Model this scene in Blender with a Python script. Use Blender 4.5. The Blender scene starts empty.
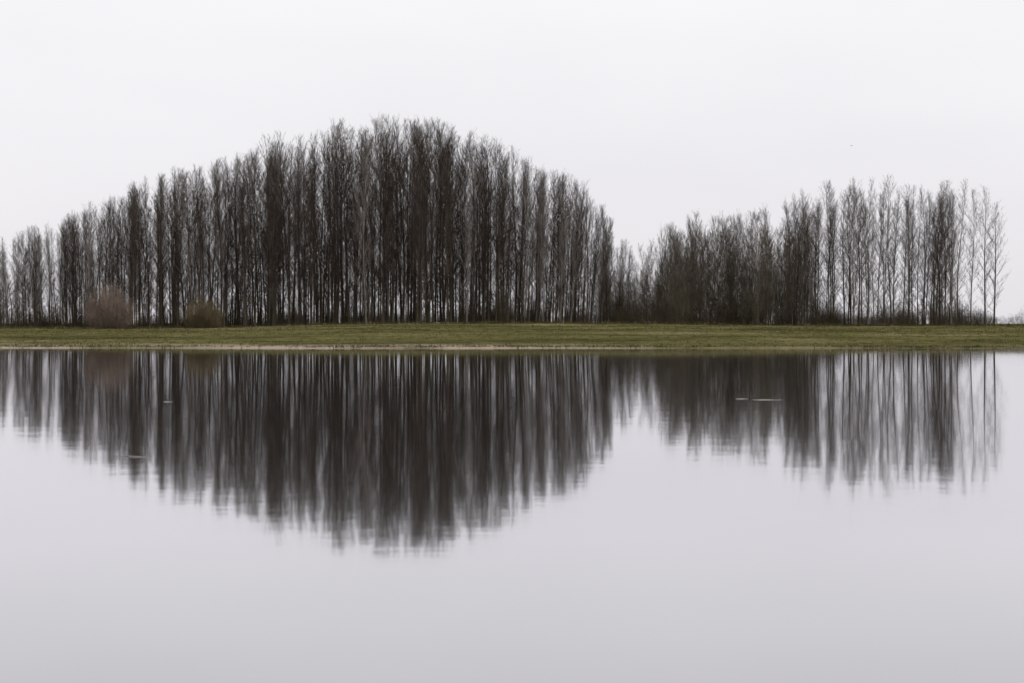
import bpy, math, random
import numpy as np
from mathutils import Vector, Matrix, noise, Euler
R = random.Random(23)
scene = bpy.context.scene
scene.view_settings.view_transform = 'Standard'
scene.view_settings.look = 'None'
scene.view_settings.exposure = 0
COL = scene.collection
F = 1786.0; CAMH = 1.8; HZ = 323.5

# ---------------------------------------------------------------- materials
def new_mat(name):
    m = bpy.data.materials.new(name); m.use_nodes = True
    nt = m.node_tree; nt.nodes.clear()
    out = nt.nodes.new('ShaderNodeOutputMaterial')
    return m, nt, out
def N(nt, t, **kw):
    n = nt.nodes.new(t)
    for k, v in kw.items(): setattr(n, k, v)
    return n
def ramp(nt, stops):
    r = N(nt, 'ShaderNodeValToRGB'); e = r.color_ramp.elements
    e[0].position, e[0].color = stops[0][0], (*stops[0][1], 1)
    e[1].position, e[1].color = stops[-1][0], (*stops[-1][1], 1)
    for p, c in stops[1:-1]:
        x = e.new(p); x.color = (*c, 1)
    return r
def bark_mat(name, stops, moss=(0.078, 0.068, 0.036), mossh=8.0, mossf=.45):
    m, nt, out = new_mat(name)
    b = N(nt, 'ShaderNodeBsdfDiffuse'); b.inputs['Roughness'].default_value = 0.6
    at = N(nt, 'ShaderNodeAttribute'); at.attribute_name = 'tone'
    r = ramp(nt, stops)
    nt.links.new(at.outputs['Fac'], r.inputs['Fac'])
    geo = N(nt, 'ShaderNodeNewGeometry')
    nz = N(nt, 'ShaderNodeTexNoise'); nz.inputs['Scale'].default_value = 0.6; nz.inputs['Detail'].default_value = 3
    nt.links.new(geo.outputs['Position'], nz.inputs['Vector'])
    r2 = ramp(nt, [(0.3, (0.55,)*3), (0.7, (1.4,)*3)])
    nt.links.new(nz.outputs['Fac'], r2.inputs['Fac'])
    mul = N(nt, 'ShaderNodeMix', data_type='RGBA', blend_type='MULTIPLY'); mul.inputs[0].default_value = 1
    nt.links.new(r.outputs[0], mul.inputs[6]); nt.links.new(r2.outputs[0], mul.inputs[7])
    sep = N(nt, 'ShaderNodeSeparateXYZ'); nt.links.new(geo.outputs['Position'], sep.inputs[0])
    mr = N(nt, 'ShaderNodeMapRange'); mr.inputs['From Min'].default_value = mossh; mr.inputs['From Max'].default_value = 1.5
    mr.inputs['To Min'].default_value = 0; mr.inputs['To Max'].default_value = mossf
    nt.links.new(sep.outputs[2], mr.inputs['Value'])
    mx = N(nt, 'ShaderNodeMix', data_type='RGBA')
    nt.links.new(mr.outputs[0], mx.inputs[0]); nt.links.new(mul.outputs[2], mx.inputs[6])
    mx.inputs[7].default_value = (*moss, 1)
    nt.links.new(mx.outputs[2], b.inputs['Color']); nt.links.new(b.outputs[0], out.inputs[0])
    return m
bark = bark_mat('poplar_bark', [(0, (0.052, 0.040, 0.032)), (0.5, (0.068, 0.053, 0.043)), (0.80, (0.095, 0.077, 0.065)), (1, (0.25, 0.22, 0.20))])
bark_th = bark_mat('thicket_bark', [(0, (0.085, 0.069, 0.052)), (.5, (0.108, 0.09, 0.069)), (1, (0.16, 0.135, 0.105))], moss=(.10, .09, .05), mossh=10)
bark_ug = bark_mat('undergrowth_twigs', [(0, (0.065, 0.051, 0.039)), (.5, (0.08, 0.064, 0.049)), (1, (0.12, 0.097, 0.072))])
bush_brown = bark_mat('bush_twigs_brown', [(0, (0.255, 0.197, 0.16)), (1, (0.26, 0.2, 0.165))], moss=(0.18, 0.14, 0.105), mossh=5, mossf=.5)
bush_olive = bark_mat('bush_twigs_olive', [(0, (0.165, 0.132, 0.08)), (1, (0.17, 0.135, 0.082))], moss=(.12, .10, .052), mossh=4, mossf=.5)
haze_bark = bark_mat('far_twigs_haze_tint', [(0, (0.30, 0.28, 0.29)), (1, (0.36, 0.34, 0.35))], moss=(0.3, 0.29, 0.27), mossh=3)  # distance haze painted in: pale grey replaces the twigs' own colour, low tint too

# ---------------------------------------------------------------- mesh helper (triangles only)
class MB:
    def __init__(s): s.v = []; s.f = []; s.mi = []
    def tube(s, pts, rad, n=3):
        base = len(s.v); L = len(pts)
        for i, p in enumerate(pts):
            d = (pts[min(i+1, L-1)] - pts[max(i-1, 0)])
            if d.length < 1e-6: d = Vector((0, 0, 1))
            d.normalize()
            a = d.cross(Vector((0.37, 0.9, 0.11))); a.normalize(); b = d.cross(a)
            for k in range(n):
                t = 2*math.pi*k/n
                s.v.append(p + (a*math.cos(t) + b*math.sin(t))*rad[i])
        for i in range(L-1):
            for k in range(n):
                k2 = (k+1) % n
                a, b, c, d = base+i*n+k, base+i*n+k2, base+(i+1)*n+k2, base+(i+1)*n+k
                s.f.append((a, b, c)); s.f.append((a, c, d)); s.mi += [0, 0]
    def twig(s, a, b, w, r):          # one slender sliver per fine twig
        side = (b-a).cross(Vector((r.gauss(0, 1), r.gauss(0, 1), r.gauss(0, 1))))
        if side.length < 1e-6: return
        side = side.normalized()*w; n = len(s.v)
        s.v += [a-side, a+side, b]; s.f.append((n, n+1, n+2)); s.mi.append(0)
    def arr(s): return np.array([tuple(v) for v in s.v], dtype=np.float32), np.array(s.f, dtype=np.int32)
    def mesh(s, name, mats):
        me = bpy.data.meshes.new(name); me.from_pydata([tuple(v) for v in s.v], [], s.f)
        for m in mats: me.materials.append(m)
        if len(mats) > 1: me.polygons.foreach_set('material_index', s.mi)
        me.update(); return me

class Grove:
    def __init__(s): s.V = []; s.Fc = []; s.T = []; s.n = 0
    def add(s, arr, loc, sx, sz, lean=(0, 0), tone=None, j=.017):
        V, Fc = arr
        M = Euler((R.gauss(0, j)+lean[0], R.gauss(0, j)+lean[1], 0)).to_matrix() @ Euler((0, 0, R.uniform(0, 6.283))).to_matrix()
        W = (V*np.array([sx, sx, sz], dtype=np.float32)) @ np.array(M, dtype=np.float32).T + np.array(loc, dtype=np.float32)
        s.V.append(W); s.Fc.append(Fc+s.n); s.n += len(V)
        s.T.append(np.full(len(V), R.random() if tone is None else tone, dtype=np.float32))
    def build(s, name, mat):
        V = np.concatenate(s.V); Fc = np.concatenate(s.Fc); T = np.concatenate(s.T)
        me = bpy.data.meshes.new(name)
        me.vertices.add(len(V)); me.vertices.foreach_set('co', V.ravel())
        me.loops.add(len(Fc)*3); me.loops.foreach_set('vertex_index', Fc.ravel())
        me.polygons.add(len(Fc)); me.polygons.foreach_set('loop_start', np.arange(0, len(Fc)*3, 3, dtype=np.int32))
        a = me.attributes.new('tone', 'FLOAT', 'POINT'); a.data.foreach_set('value', T)
        me.materials.append(mat); me.update(calc_edges=True)
        o = bpy.data.objects.new(name, me); COL.objects.link(o)
        print(name, len(Fc)); return o

def poplar(seed, H, base_r, start, spread, nprim, tw=0.012, nsec=8, nter=4, wob=0.5, steep=0.55, low=0.5):
    r = random.Random(seed); mb = MB()
    K = 12; px = r.uniform(0, 6); py = r.uniform(0, 6); lean = Vector((r.uniform(-1, 1), r.uniform(-1, 1), 0))*0.025*H
    def tp(t):
        return Vector((wob*math.sin(t*4+px)*t, wob*math.sin(t*3.3+py)*t, t*H)) + lean*t*t
    mb.tube([tp(i/K) for i in range(K+1)], [base_r*(1-0.96*(i/K))**0.9*(1.25 if i == 0 else 1) for i in range(K+1)], 5)
    for i in range(nprim):
        t = start + (0.99-start)*((i+r.random())/nprim)**0.85
        p = tp(t); az = r.uniform(0, 6.283)
        prof = (1-t)**0.5*(low+(1.15-low)*min(1, max(0, (t-start)/0.4)))
        L = spread*prof*r.uniform(0.4, 1.5)+0.45
        ang = steep*r.uniform(0.6, 1.5)*(0.7 + 0.5*(1-t))
        out = Vector((math.cos(az), math.sin(az), 0))
        d0 = out*math.sin(ang)+Vector((0, 0, 1))*math.cos(ang)
        bend = r.uniform(0.1, 0.6)
        def bp(u): return p + d0*L*u + Vector((0, 0, 1))*L*bend*u*u*0.5
        br = max(0.014, base_r*0.2*(1-t)+0.009)*r.uniform(0.6, 1.1)
        mb.tube([bp(0), bp(.5), bp(1)], [br, br*.6, .006], 3)
        ns = max(3, int(nsec*min(1.4, L/spread*1.7)))
        for j in range(ns):
            u = 0.12+0.88*(j+r.random())/ns; q = bp(u)
            rv = Vector((r.gauss(0, 1), r.gauss(0, 1), r.gauss(0, .6))); rv.normalize()
            d = (d0*0.8+rv*0.65+Vector((0, 0, .5))); d.normalize()
            l2 = (L*0.34+.3)*(1.15-u*0.5)*r.uniform(.6, 1.3)
            e = q+d*l2
            mb.twig(q, e, tw*1.5, r)
            for k in range(nter):
                qq = q.lerp(e, r.uniform(.1, .9))
                rv = Vector((r.gauss(0, 1), r.gauss(0, 1), r.gauss(0, .7))); rv.normalize()
                dd = d*.7+rv*.65+Vector((0, 0, .4)); dd.normalize()
                mb.twig(qq, qq+dd*r.uniform(.3, .85), tw, r)
    return mb

def shrub(seed, H, W, nst, tw=0.012, nsec=8, nter=2, ragged=.4, lo=.6):
    r = random.Random(seed); mb = MB()
    for i in range(nst):
        az = r.uniform(0, 6.283); rr = math.sqrt(r.random())
        b = Vector((math.cos(az), math.sin(az), 0))*rr*W*0.3; b.z = -0.15
        h = H*r.uniform(lo, 1.08)*math.sqrt(max(0.12, 1-(rr*.9)**2))
        tip = Vector((math.cos(az)*rr*W*.5, math.sin(az)*rr*W*.5, h))+Vector((r.gauss(0, .1), r.gauss(0, .1), 0))*W*ragged
        mid = b.lerp(tip, .5)+Vector((math.cos(az), math.sin(az), -.3))*rr*W*.08
        mb.tube([b, mid, tip], [tw*(1+H*.12), tw*1.1, tw*.5], 3)
        for j in range(nsec):
            u = r.uniform(.12, 1); q = b.lerp(mid, u*2) if u < .5 else mid.lerp(tip, u*2-1)
            rv = Vector((r.gauss(0, .7), r.gauss(0, .7), r.gauss(.9, .6))); rv.normalize()
            l = H*r.uniform(.08, .24); e = q+rv*l
            mb.twig(q, e, tw*1.2, r)
            for k in range(nter):
                r3 = rv+Vector((r.gauss(0, .6), r.gauss(0, .6), r.gauss(.1, .5))); r3.normalize()
                q2 = q.lerp(e, r.uniform(.2, .9)); mb.twig(q2, q2+r3*l*.55, tw, r)
    return mb

# ---------------------------------------------------------------- terrain
def shore(x): return 129.5-0.05*max(-80, min(80, x))+0.8*math.sin(x/11.0)+0.45*math.sin(x/4.1+1)+0.25*math.sin(x/1.7)
def sm(a, b, x):
    t = max(0, min(1, (x-a)/(b-a))); return t*t*(3-2*t)
def ground(x, y):
    s = max(y-shore(x), 3-y, abs(x)-500)
    if s < 0: return max(-1.5, s*0.12)-0.02
    pxl = 512+x/250*F
    crest = 1.16+0.61*sm(200, 430, pxl)-0.30*sm(600, 760, pxl)
    if y < 100: crest = 0.6
    z = 0.10*sm(0, 0.6, s) + (crest-0.10)*(0.45*sm(0, 36, s)+0.55*sm(8, 92, s))
    z = z+(1.62-z)*sm(350, 520, y)
    z += 0.13*noise.noise(Vector((x*.12, y*.12, 0)))*sm(2, 12, s)+0.05*noise.noise(Vector((x*.5, y*.5, 3)))*sm(0.3, 3, s)
    return z
def axis(parts):
    out = []
    for a, b, st in parts:
        v = a
        while v < b-1e-6: out.append(v); v += st
    out.append(parts[-1][1]); return out
xs = axis([(-6000, -600, 600), (-600, -100, 20), (-100, -72, 3), (-72, 72, 1.0), (72, 100, 3), (100, 600, 20), (600, 6000, 600)])
ys = axis([(-600, -20, 60), (-20, 10, 2), (10, 118, 12), (118, 148, 0.5), (148, 270, 2), (270, 420, 8), (420, 1000, 80), (1000, 9000, 800)])
verts = [(x, y, ground(x, y)) for y in ys for x in xs]
nx = len(xs)
faces = [(j*nx+i, j*nx+i+1, (j+1)*nx+i+1, (j+1)*nx+i) for j in range(len(ys)-1) for i in range(nx-1)]
me = bpy.data.meshes.new('ground'); me.from_pydata(verts, [], faces)
me.polygons.foreach_set('use_smooth', [True]*len(faces))
g = bpy.data.objects.new('ground', me); COL.objects.link(g)
m, nt, out = new_mat('bank_grass_soil')
b = N(nt, 'ShaderNodeBsdfDiffuse'); b.inputs['Roughness'].default_value = .5
geo = N(nt, 'ShaderNodeNewGeometry')
mp = N(nt, 'ShaderNodeMapping'); mp.inputs['Scale'].default_value = (0.05, 0.13, 1)
nt.links.new(geo.outputs['Position'], mp.inputs['Vector'])
n1 = N(nt, 'ShaderNodeTexNoise'); n1.inputs['Scale'].default_value = 1; n1.inputs['Detail'].default_value = 8; n1.inputs['Roughness'].default_value = .7
nt.links.new(mp.outputs[0], n1.inputs['Vector'])
r1 = ramp(nt, [(0.32, (0.042, 0.037, 0.019)), (0.43, (0.078, 0.073, 0.030)), (0.51, (0.118, 0.112, 0.042)), (0.59, (0.15, 0.13, 0.058)), (0.68, (0.23, 0.19, 0.115))])
nt.links.new(n1.outputs['Fac'], r1.inputs['Fac'])
n2 = N(nt, 'ShaderNodeTexNoise'); n2.inputs['Scale'].default_value = 1.4; n2.inputs['Detail'].default_value = 10; n2.inputs['Roughness'].default_value = .7
nt.links.new(geo.outputs['Position'], n2.inputs['Vector'])
r2 = ramp(nt, [(0.3, (0.45,)*3), (0.7, (1.5,)*3)]); nt.links.new(n2.outputs['Fac'], r2.inputs['Fac'])
mul = N(nt, 'ShaderNodeMix', data_type='RGBA', blend_type='MULTIPLY'); mul.inputs[0].default_value = 1
nt.links.new(r1.outputs[0], mul.inputs[6]); nt.links.new(r2.outputs[0], mul.inputs[7])
sep = N(nt, 'ShaderNodeSeparateXYZ'); nt.links.new(geo.outputs['Position'], sep.inputs[0])
mr = N(nt, 'ShaderNodeMapRange'); mr.inputs['From Min'].default_value = 0.24; mr.inputs['From Max'].default_value = 0.11
nt.links.new(sep.outputs[2], mr.inputs['Value'])
mx0 = N(nt, 'ShaderNodeMapRange'); mx0.inputs['From Min'].default_value = 16; mx0.inputs['From Max'].default_value = -2
mx0.inputs['To Min'].default_value = 0.15; mx0.inputs['To Max'].default_value = 0.95
nt.links.new(sep.outputs[0], mx0.inputs['Value'])
mm = N(nt, 'ShaderNodeMath', operation='MULTIPLY'); nt.links.new(mr.outputs[0], mm.inputs[0]); nt.links.new(mx0.outputs[0], mm.inputs[1])
n3 = N(nt, 'ShaderNodeTexNoise'); n3.inputs['Scale'].default_value = .12; n3.inputs['Detail'].default_value = 5
nt.links.new(geo.outputs['Position'], n3.inputs['Vector'])
r3 = ramp(nt, [(0.36, (0.25,)*3), (0.55, (1,)*3)]); nt.links.new(n3.outputs['Fac'], r3.inputs['Fac'])
mm2 = N(nt, 'ShaderNodeMath', operation='MULTIPLY'); nt.links.new(mm.outputs[0], mm2.inputs[0]); nt.links.new(r3.outputs[0], mm2.inputs[1])
mx = N(nt, 'ShaderNodeMix', data_type='RGBA'); nt.links.new(mm2.outputs[0], mx.inputs[0])
nt.links.new(mul.outputs[2], mx.inputs[6]); mx.inputs[7].default_value = (0.40, 0.33, 0.25, 1)
bp_ = N(nt, 'ShaderNodeBump'); bp_.inputs['Strength'].default_value = .6; bp_.inputs['Distance'].default_value = .2
nt.links.new(n2.outputs['Fac'], bp_.inputs['Height']); nt.links.new(bp_.outputs[0], b.inputs['Normal'])
nt.links.new(mx.outputs[2], b.inputs['Color']); nt.links.new(b.outputs[0], out.inputs[0])
me.materials.append(m)

def px2x(px, d): return (px-512)/F*d
pv = []; pf = []
cnt = 60
for i in range(cnt+1):
    t = i/cnt; y = 226+4*math.sin(t*3); x = px2x(370+290*t, y)
    w = 2.8*math.sin(math.pi*min(1, max(0, t*.96+.02)))**.5
    for k in range(4):
        yy = y+w*(k/3-.5)*2; pv.append((x, yy, ground(x, yy)+.06))
for i in range(cnt):
    for k in range(3):
        a = i*4+k; pf.append((a, a+4, a+5, a+1))
me = bpy.data.meshes.new('footpath'); me.from_pydata(pv, [], pf)
o = bpy.data.objects.new('footpath', me); COL.objects.link(o)
m, nt, out = new_mat('pale_gravel'); b = N(nt, 'ShaderNodeBsdfPrincipled'); b.inputs['Roughness'].default_value = 1
n1 = N(nt, 'ShaderNodeTexNoise'); n1.inputs['Scale'].default_value = .4; n1.inputs['Detail'].default_value = 8
geo = N(nt, 'ShaderNodeNewGeometry'); nt.links.new(geo.outputs['Position'], n1.inputs['Vector'])
r1 = ramp(nt, [(.4, (.18, .155, .09)), (.6, (.42, .38, .30))]); nt.links.new(n1.outputs['Fac'], r1.inputs['Fac'])
nt.links.new(r1.outputs[0], b.inputs['Base Color']); nt.links.new(b.outputs[0], out.inputs[0]); me.materials.append(m)

# ---------------------------------------------------------------- water
me = bpy.data.meshes.new('lake_water')
me.from_pydata([(-520, -5, 0), (520, -5, 0), (520, 180, 0), (-520, 180, 0)], [], [(0, 1, 2, 3)])
w = bpy.data.objects.new('lake_water', me); COL.objects.link(w)
m, nt, out = new_mat('lake_water')
gl = N(nt, 'ShaderNodeBsdfGlossy'); gl.inputs['Color'].default_value = (0.952, 0.945, 0.972, 1); gl.inputs['Roughness'].default_value = 0.042
df = N(nt, 'ShaderNodeBsdfDiffuse'); df.inputs['Color'].default_value = (0.035, 0.032, 0.028, 1)
lw = N(nt, 'ShaderNodeLayerWeight'); lw.inputs['Blend'].default_value = .5
rr = ramp(nt, [(0.0, (.03,)*3), (0.5, (.15,)*3), (0.78, (.56,)*3), (0.88, (.79,)*3), (1.0, (.96,)*3)])
nt.links.new(lw.outputs['Facing'], rr.inputs['Fac'])
ms = N(nt, 'ShaderNodeMixShader'); nt.links.new(rr.outputs[0], ms.inputs[0])
nt.links.new(df.outputs[0], ms.inputs[1]); nt.links.new(gl.outputs[0], ms.inputs[2])
geo = N(nt, 'ShaderNodeNewGeometry')
mp = N(nt, 'ShaderNodeMapping'); mp.inputs['Scale'].default_value = (0.6, 0.5, 1); nt.links.new(geo.outputs['Position'], mp.inputs['Vector'])
nn = N(nt, 'ShaderNodeTexNoise'); nn.inputs['Scale'].default_value = 1.0; nn.inputs['Detail'].default_value = 3
nt.links.new(mp.outputs[0], nn.inputs['Vector'])
bu = N(nt, 'ShaderNodeBump'); bu.inputs['Strength'].default_value = 1; bu.inputs['Distance'].default_value = 0.0022
nt.links.new(nn.outputs['Fac'], bu.inputs['Height']); nt.links.new(bu.outputs[0], gl.inputs['Normal'])
nt.links.new(ms.outputs[0], out.inputs[0]); me.materials.append(m)

# ---------------------------------------------------------------- trees
variants = [poplar(100+i, 28, R.uniform(.10, .19), R.uniform(.03, .10), R.uniform(3.2, 4.6), R.randint(66, 80), wob=R.uniform(.3, 1.0)).arr() for i in range(16)]
thick = [poplar(300+i, 18, .085, .02, 3.2, 54, tw=.011, nsec=8, nter=4, steep=.7, wob=.9, low=.9).arr() for i in range(6)]
multi = [shrub(400+i, 13, 7.5, 24, .013, 22, 3).arr() for i in range(4)]
under = [shrub(500+i, 4, 4, 45, .010, 8, 2).arr() for i in range(4)]

def interp(tab, x):
    if x <= tab[0][0]: return tab[0][1]
    for (a, b), (c, d) in zip(tab, tab[1:]):
        if x <= c: return b+(d-b)*(x-a)/(c-a)
    return tab[-1][1]
envL = [(-80, 252), (0, 238), (40, 229), (100, 204), (150, 183), (200, 169), (250, 154), (300, 139), (345, 128), (400, 124), (440, 127), (480, 141), (520, 158), (560, 174), (590, 192), (612, 222), (640, 262)]
frontL = [(-80, 310), (0, 300), (150, 268), (350, 248), (560, 250), (620, 262), (660, 270)]
envR = [(606, 232), (622, 252), (636, 254), (650, 236), (680, 221), (715, 206), (750, 212), (780, 208), (800, 200), (820, 189), (850, 183), (880, 182), (920, 189), (960, 185), (1000, 196)]
def treeH(ytop, d, x, y): return (HZ-ytop)/F*d+CAMH-ground(x, y)
gL = Grove(); k = 0
for row in range(10):
    px = -70.0+R.uniform(0, 14)
    while px < 632:
        d = interp(frontL, px)+row*4.2+R.uniform(-2.6, 2.6)
        p = px+R.uniform(-6, 6); x = px2x(p, d)
        H = treeH(interp(envL, p), d, x, d)*R.choice([R.uniform(.92, 1.02), R.uniform(.8, .98)])
        if R.random() < .15: H *= R.uniform(.45, .9)
        fan = .045*sm(430, 600, p)-.015*sm(250, 60, p)
        x -= fan*H*.8
        gL.add(R.choice(variants), (x, d, ground(x, d)-.05), R.uniform(.8, 1.15)*max(.56, H/28)*(1-.25*sm(585, 620, p)), H/28, lean=(0, fan)); k += 1
        px += R.uniform(7, 20)*(1+1.0*sm(595, 620, px))
print('left', k)
gL.build('poplar_grove', bark)
gR = Grove()
for row in range(5):
    px = 788.0+R.uniform(0, 12)
    while px < 955:
        d = 248+row*6+R.uniform(-2, 2); x = px2x(px+R.uniform(-4, 4), d)
        H = treeH(interp(envR, px), d, x, d)*R.uniform(.82, 1.02)
        gR.add(R.choice(variants), (x, d, ground(x, d)-.05), R.uniform(.55, .8), H/28); k += 1
        px += R.uniform(9, 23)
gR.build('poplar_grove', bark)
for px, yt in [(938, 198), (949, 186), (962, 184), (975, 192), (989, 190), (998, 205)]:
    d = R.uniform(246, 262); x = px2x(px-4, d); gg = Grove()
    H = treeH(yt, d, x, d); V, Fc = R.choice(variants)
    gg.add((V, Fc), (0, 0, 0), .75, H/28, lean=(0, .012), tone=R.uniform(.2, .8)); o = gg.build('poplar_tree', bark); o.location = (x, d, ground(x, d)-.05)
gT = Grove()
for i in range(84):
    px = 668+144*(i*0.618034 % 1)+R.uniform(-3, 3); d = R.uniform(246, 284); x = px2x(px, d)
    H = treeH(interp(envR, px), d, x, d)*R.uniform(.72, 1.0)
    if i % 5 < 4: gT.add(R.choice(thick), (x, d, ground(x, d)-.05), R.uniform(.6, .9), H/18)
    else: gT.add(R.choice(multi), (x, d, ground(x, d)-.05), R.uniform(.7, 1.0), H*.88/13)
for i in range(70):
    px = 600+100*(i*0.618034 % 1); d = R.uniform(262, 310); x = px2x(px, d)
    H = treeH(interp(envR, px), d, x, d)*R.uniform(.5, 1.0)
    if i % 6: gT.add(R.choice(thick), (x, d, ground(x, d)-.05), R.uniform(.4, .65), H/18)
    else: gT.add(R.choice(multi), (x, d, ground(x, d)-.05), R.uniform(.5, .7), H*.8/13)
gT.build('tree_thicket', bark_th)
gU = Grove()
for i in range(420):
    px = R.uniform(-60, 985); d = interp(frontL, px)+R.uniform(3, 45) if px < 620 else R.uniform(250, 290)
    x = px2x(px, d); h = R.choice([R.uniform(1.0, 3.5), R.uniform(2, 6.5)])
    gU.add(R.choice(under), (x, d, ground(x, d)), R.uniform(.4, 1.1), h/4)
gU.build('undergrowth', bark_ug)

d = 220
gb = Grove(); gb.add(shrub(901, 5.4, 5.8, 430, .013, 14, 1, ragged=.65, lo=.5).arr(), (0, 0, 0), 1, 1, tone=.5, j=.001); o = gb.build('willow_bush', bush_brown)
x = px2x(109, d); o.location = (x, d, ground(x, d))
gb = Grove(); gb.add(shrub(902, 3.8, 4.5, 480, .013, 13, 1, ragged=.5, lo=.55).arr(), (0, 0, 0), 1, 1, tone=.5, j=.001); o = gb.build('willow_bush', bush_olive)
x = px2x(203, d); o.location = (x, d, ground(x, d))
gF = Grove()
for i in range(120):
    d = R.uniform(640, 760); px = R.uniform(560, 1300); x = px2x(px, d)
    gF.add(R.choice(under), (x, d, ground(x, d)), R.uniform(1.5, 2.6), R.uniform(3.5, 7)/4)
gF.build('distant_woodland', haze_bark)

# ---------------------------------------------------------------- bank grass
def flat(name, c):
    m, nt, out = new_mat(name); b = N(nt, 'ShaderNodeBsdfDiffuse')
    n = N(nt, 'ShaderNodeTexNoise'); n.inputs['Scale'].default_value = .6
    g_ = N(nt, 'ShaderNodeNewGeometry'); nt.links.new(g_.outputs['Position'], n.inputs['Vector'])
    r = ramp(nt, [(.3, tuple(v*.6 for v in c)), (.7, tuple(min(1, v*1.35) for v in c))]); nt.links.new(n.outputs['Fac'], r.inputs['Fac'])
    nt.links.new(r.outputs[0], b.inputs['Color']); nt.links.new(b.outputs[0], out.inputs[0]); return m
gm = [flat('grass_green', (.098, .093, .033)), flat('grass_straw', (.24, .19, .11)), flat('grass_dead', (.06, .047, .03))]
mb = MB()
for i in range(30000):
    q = R.random()
    x = R.uniform(-72, 72)
    if q < .12: s = R.uniform(.2, 1.5)
    elif q < .3: s = R.uniform(84, 112)
    else: s = R.uniform(1.5, 90)
    y = shore(x)+s
    nv = noise.noise(Vector((x*.08, y*.2, 9)))
    if nv < -.12 and R.random() < .8: continue
    z = ground(x, y)-.02
    mi = 0 if R.random() < .6+nv*.5 else (1 if R.random() < .45 else 2)
    h = R.uniform(.06, .2)*(1.6 if q < .3 and R.random() < .4 else 1)
    if s > 82: h *= 2.1; mi = 2 if R.random() < .6 else mi
    for k_ in range(4):
        a = R.uniform(0, 6.283); bx = x+R.gauss(0, .12); by = y+R.gauss(0, .12); ww = .025
        n0 = len(mb.v)
        mb.v += [Vector((bx-ww*math.cos(a), by-ww*math.sin(a), z)), Vector((bx+ww*math.cos(a), by+ww*math.sin(a), z)),
                 Vector((bx+R.gauss(0, .4)*h, by+R.gauss(0, .4)*h, z+h*R.uniform(.7, 1.1)))]
        mb.f.append((n0, n0+1, n0+2)); mb.mi.append(mi)
o = bpy.data.objects.new('bank_grass', mb.mesh('bank_grass', gm)); COL.objects.link(o)

# ---------------------------------------------------------------- floating bits on the lake
fm = flat('wet_driftwood', (.30, .28, .26))
def drift(px, py, L, seed):
    r = random.Random(seed); d = F*CAMH/(py-HZ); x = px2x(px, d); mb = MB()
    pts = [Vector((x-L/2+L*t/6, d+r.gauss(0, .05)*L, .003+.004*math.sin(t))) for t in range(7)]
    mb.tube(pts, [.004, .007, .01, .011, .009, .007, .003], 5)
    for q in (2, 4): mb.tube([pts[q], pts[q]+Vector((r.uniform(-.1, .2), r.uniform(-.2, .2), .012))*L], [.006, .002], 4)
    o = bpy.data.objects.new('floating_branch', mb.mesh('floating_branch', [fm])); COL.objects.link(o)
drift(136, 457, .4, 1); drift(768, 400, .7, 2); drift(168, 402, .22, 3); drift(742, 399, .3, 4)

mb = MB()
mb.tube([Vector((-.22, 0, 0)), Vector((-.1, 0, .01)), Vector((.05, 0, .02)), Vector((.18, 0, .03)), Vector((.26, 0, .03))], [.03, .06, .07, .045, .008], 8)
for sg in (-1, 1):
    n0 = len(mb.v)
    mb.v += [Vector(p) for p in [(.1, sg*.04, .03), (-.08, sg*.04, .03), (.1, sg*.3, .14), (-.06, sg*.3, .13), (-.05, sg*.62, .08)]]
    mb.f += [(n0, n0+1, n0+3, n0+2), (n0+2, n0+3, n0+4)]; mb.mi += [0, 0]
n0 = len(mb.v); mb.v += [Vector(p) for p in [(-.18, 0, 0), (-.38, -.07, 0), (-.38, .07, 0)]]; mb.f.append((n0, n0+1, n0+2)); mb.mi.append(0)
o = bpy.data.objects.new('flying_bird', mb.mesh('flying_bird', [flat('feathers_dark', (.06, .06, .065))])); COL.objects.link(o)
o.location = (px2x(851, 330), 330, CAMH+(HZ-146)/F*330); o.rotation_euler = (0, .1, .9); o.scale = (.8,)*3

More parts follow.
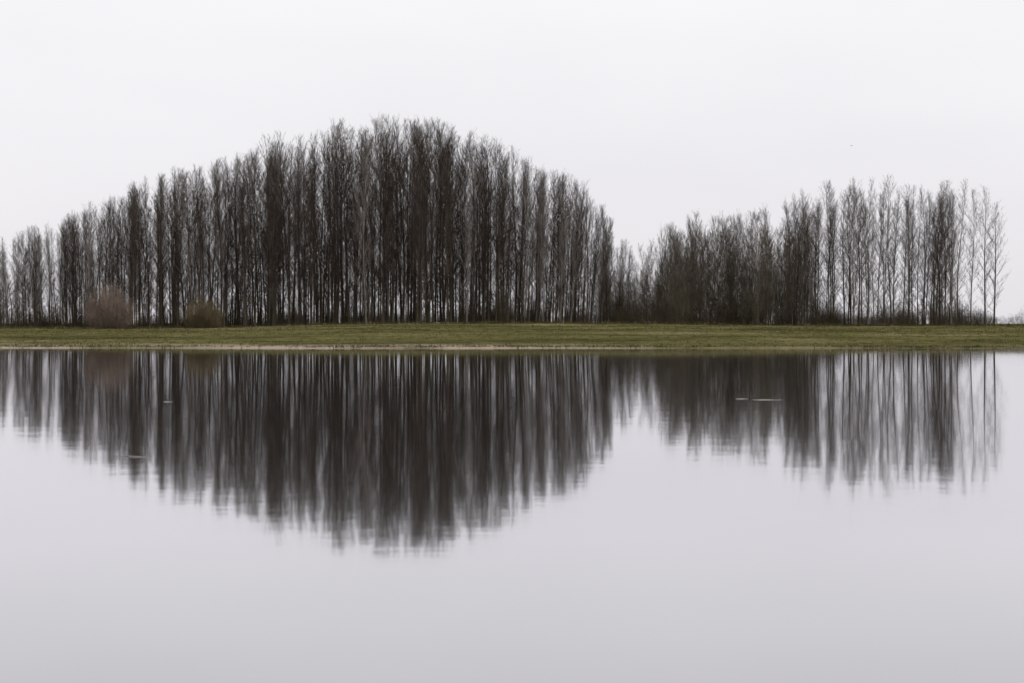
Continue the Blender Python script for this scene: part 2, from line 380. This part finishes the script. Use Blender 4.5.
# ---------------------------------------------------------------- overcast sky
wd = bpy.data.worlds.new('World'); scene.world = wd; wd.use_nodes = True; nt = wd.node_tree; nt.nodes.clear()
wo = N(nt, 'ShaderNodeOutputWorld'); bg = N(nt, 'ShaderNodeBackground'); nt.links.new(bg.outputs[0], wo.inputs[0])
sk = N(nt, 'ShaderNodeTexSky'); sk.sky_type = 'NISHITA'; sk.sun_disc = False
sk.sun_elevation = math.radians(35); sk.sun_rotation = math.radians(150)
sc_ = N(nt, 'ShaderNodeMix', data_type='RGBA', blend_type='MULTIPLY'); sc_.inputs[0].default_value = 1
nt.links.new(sk.outputs[0], sc_.inputs[6]); sc_.inputs[7].default_value = (.1, .1, .1, 1)
tc = N(nt, 'ShaderNodeTexCoord'); sp = N(nt, 'ShaderNodeSeparateXYZ'); nt.links.new(tc.outputs['Generated'], sp.inputs[0])
gr = ramp(nt, [(0.0, (.815, .795, .825)), (.06, (.855, .835, .865)), (.17, (.95, .94, .962)), (.5, (.945, .94, .965)), (1, (1, 1, 1))])
nt.links.new(sp.outputs[2], gr.inputs['Fac'])
mpw = N(nt, 'ShaderNodeMapping'); mpw.inputs['Scale'].default_value = (2.5, 2.5, 8); nt.links.new(tc.outputs['Generated'], mpw.inputs['Vector'])
cn = N(nt, 'ShaderNodeTexNoise'); cn.inputs['Scale'].default_value = 1; cn.inputs['Detail'].default_value = 3; nt.links.new(mpw.outputs[0], cn.inputs['Vector'])
cr = ramp(nt, [(.3, (.95, .95, .955)), (.7, (1.03, 1.03, 1.03))]); nt.links.new(cn.outputs['Fac'], cr.inputs['Fac'])
cm = N(nt, 'ShaderNodeMix', data_type='RGBA', blend_type='MULTIPLY'); cm.inputs[0].default_value = 1
nt.links.new(gr.outputs[0], cm.inputs[6]); nt.links.new(cr.outputs[0], cm.inputs[7])
mw = N(nt, 'ShaderNodeMix', data_type='RGBA'); mw.inputs[0].default_value = .97
nt.links.new(sc_.outputs[2], mw.inputs[6]); nt.links.new(cm.outputs[2], mw.inputs[7])
nt.links.new(mw.outputs[2], bg.inputs[0]); bg.inputs[1].default_value = 1.0
sl = bpy.data.lights.new('sun', 'SUN'); sl.energy = .5; sl.angle = math.radians(30); sl.color = (1, .98, .95)
so = bpy.data.objects.new('sun', sl); COL.objects.link(so); so.rotation_euler = (math.radians(55), 0, math.radians(30))

# ---------------------------------------------------------------- camera
cd = bpy.data.cameras.new('camera'); co = bpy.data.objects.new('camera', cd); COL.objects.link(co)
cd.sensor_width = 36; cd.lens = 36*F/1024; cd.clip_end = 20000; cd.clip_start = .1
co.location = (0, 0, CAMH); co.rotation_euler = (math.radians(90)-math.atan((341.5-HZ)/F), 0, 0)
scene.camera = co
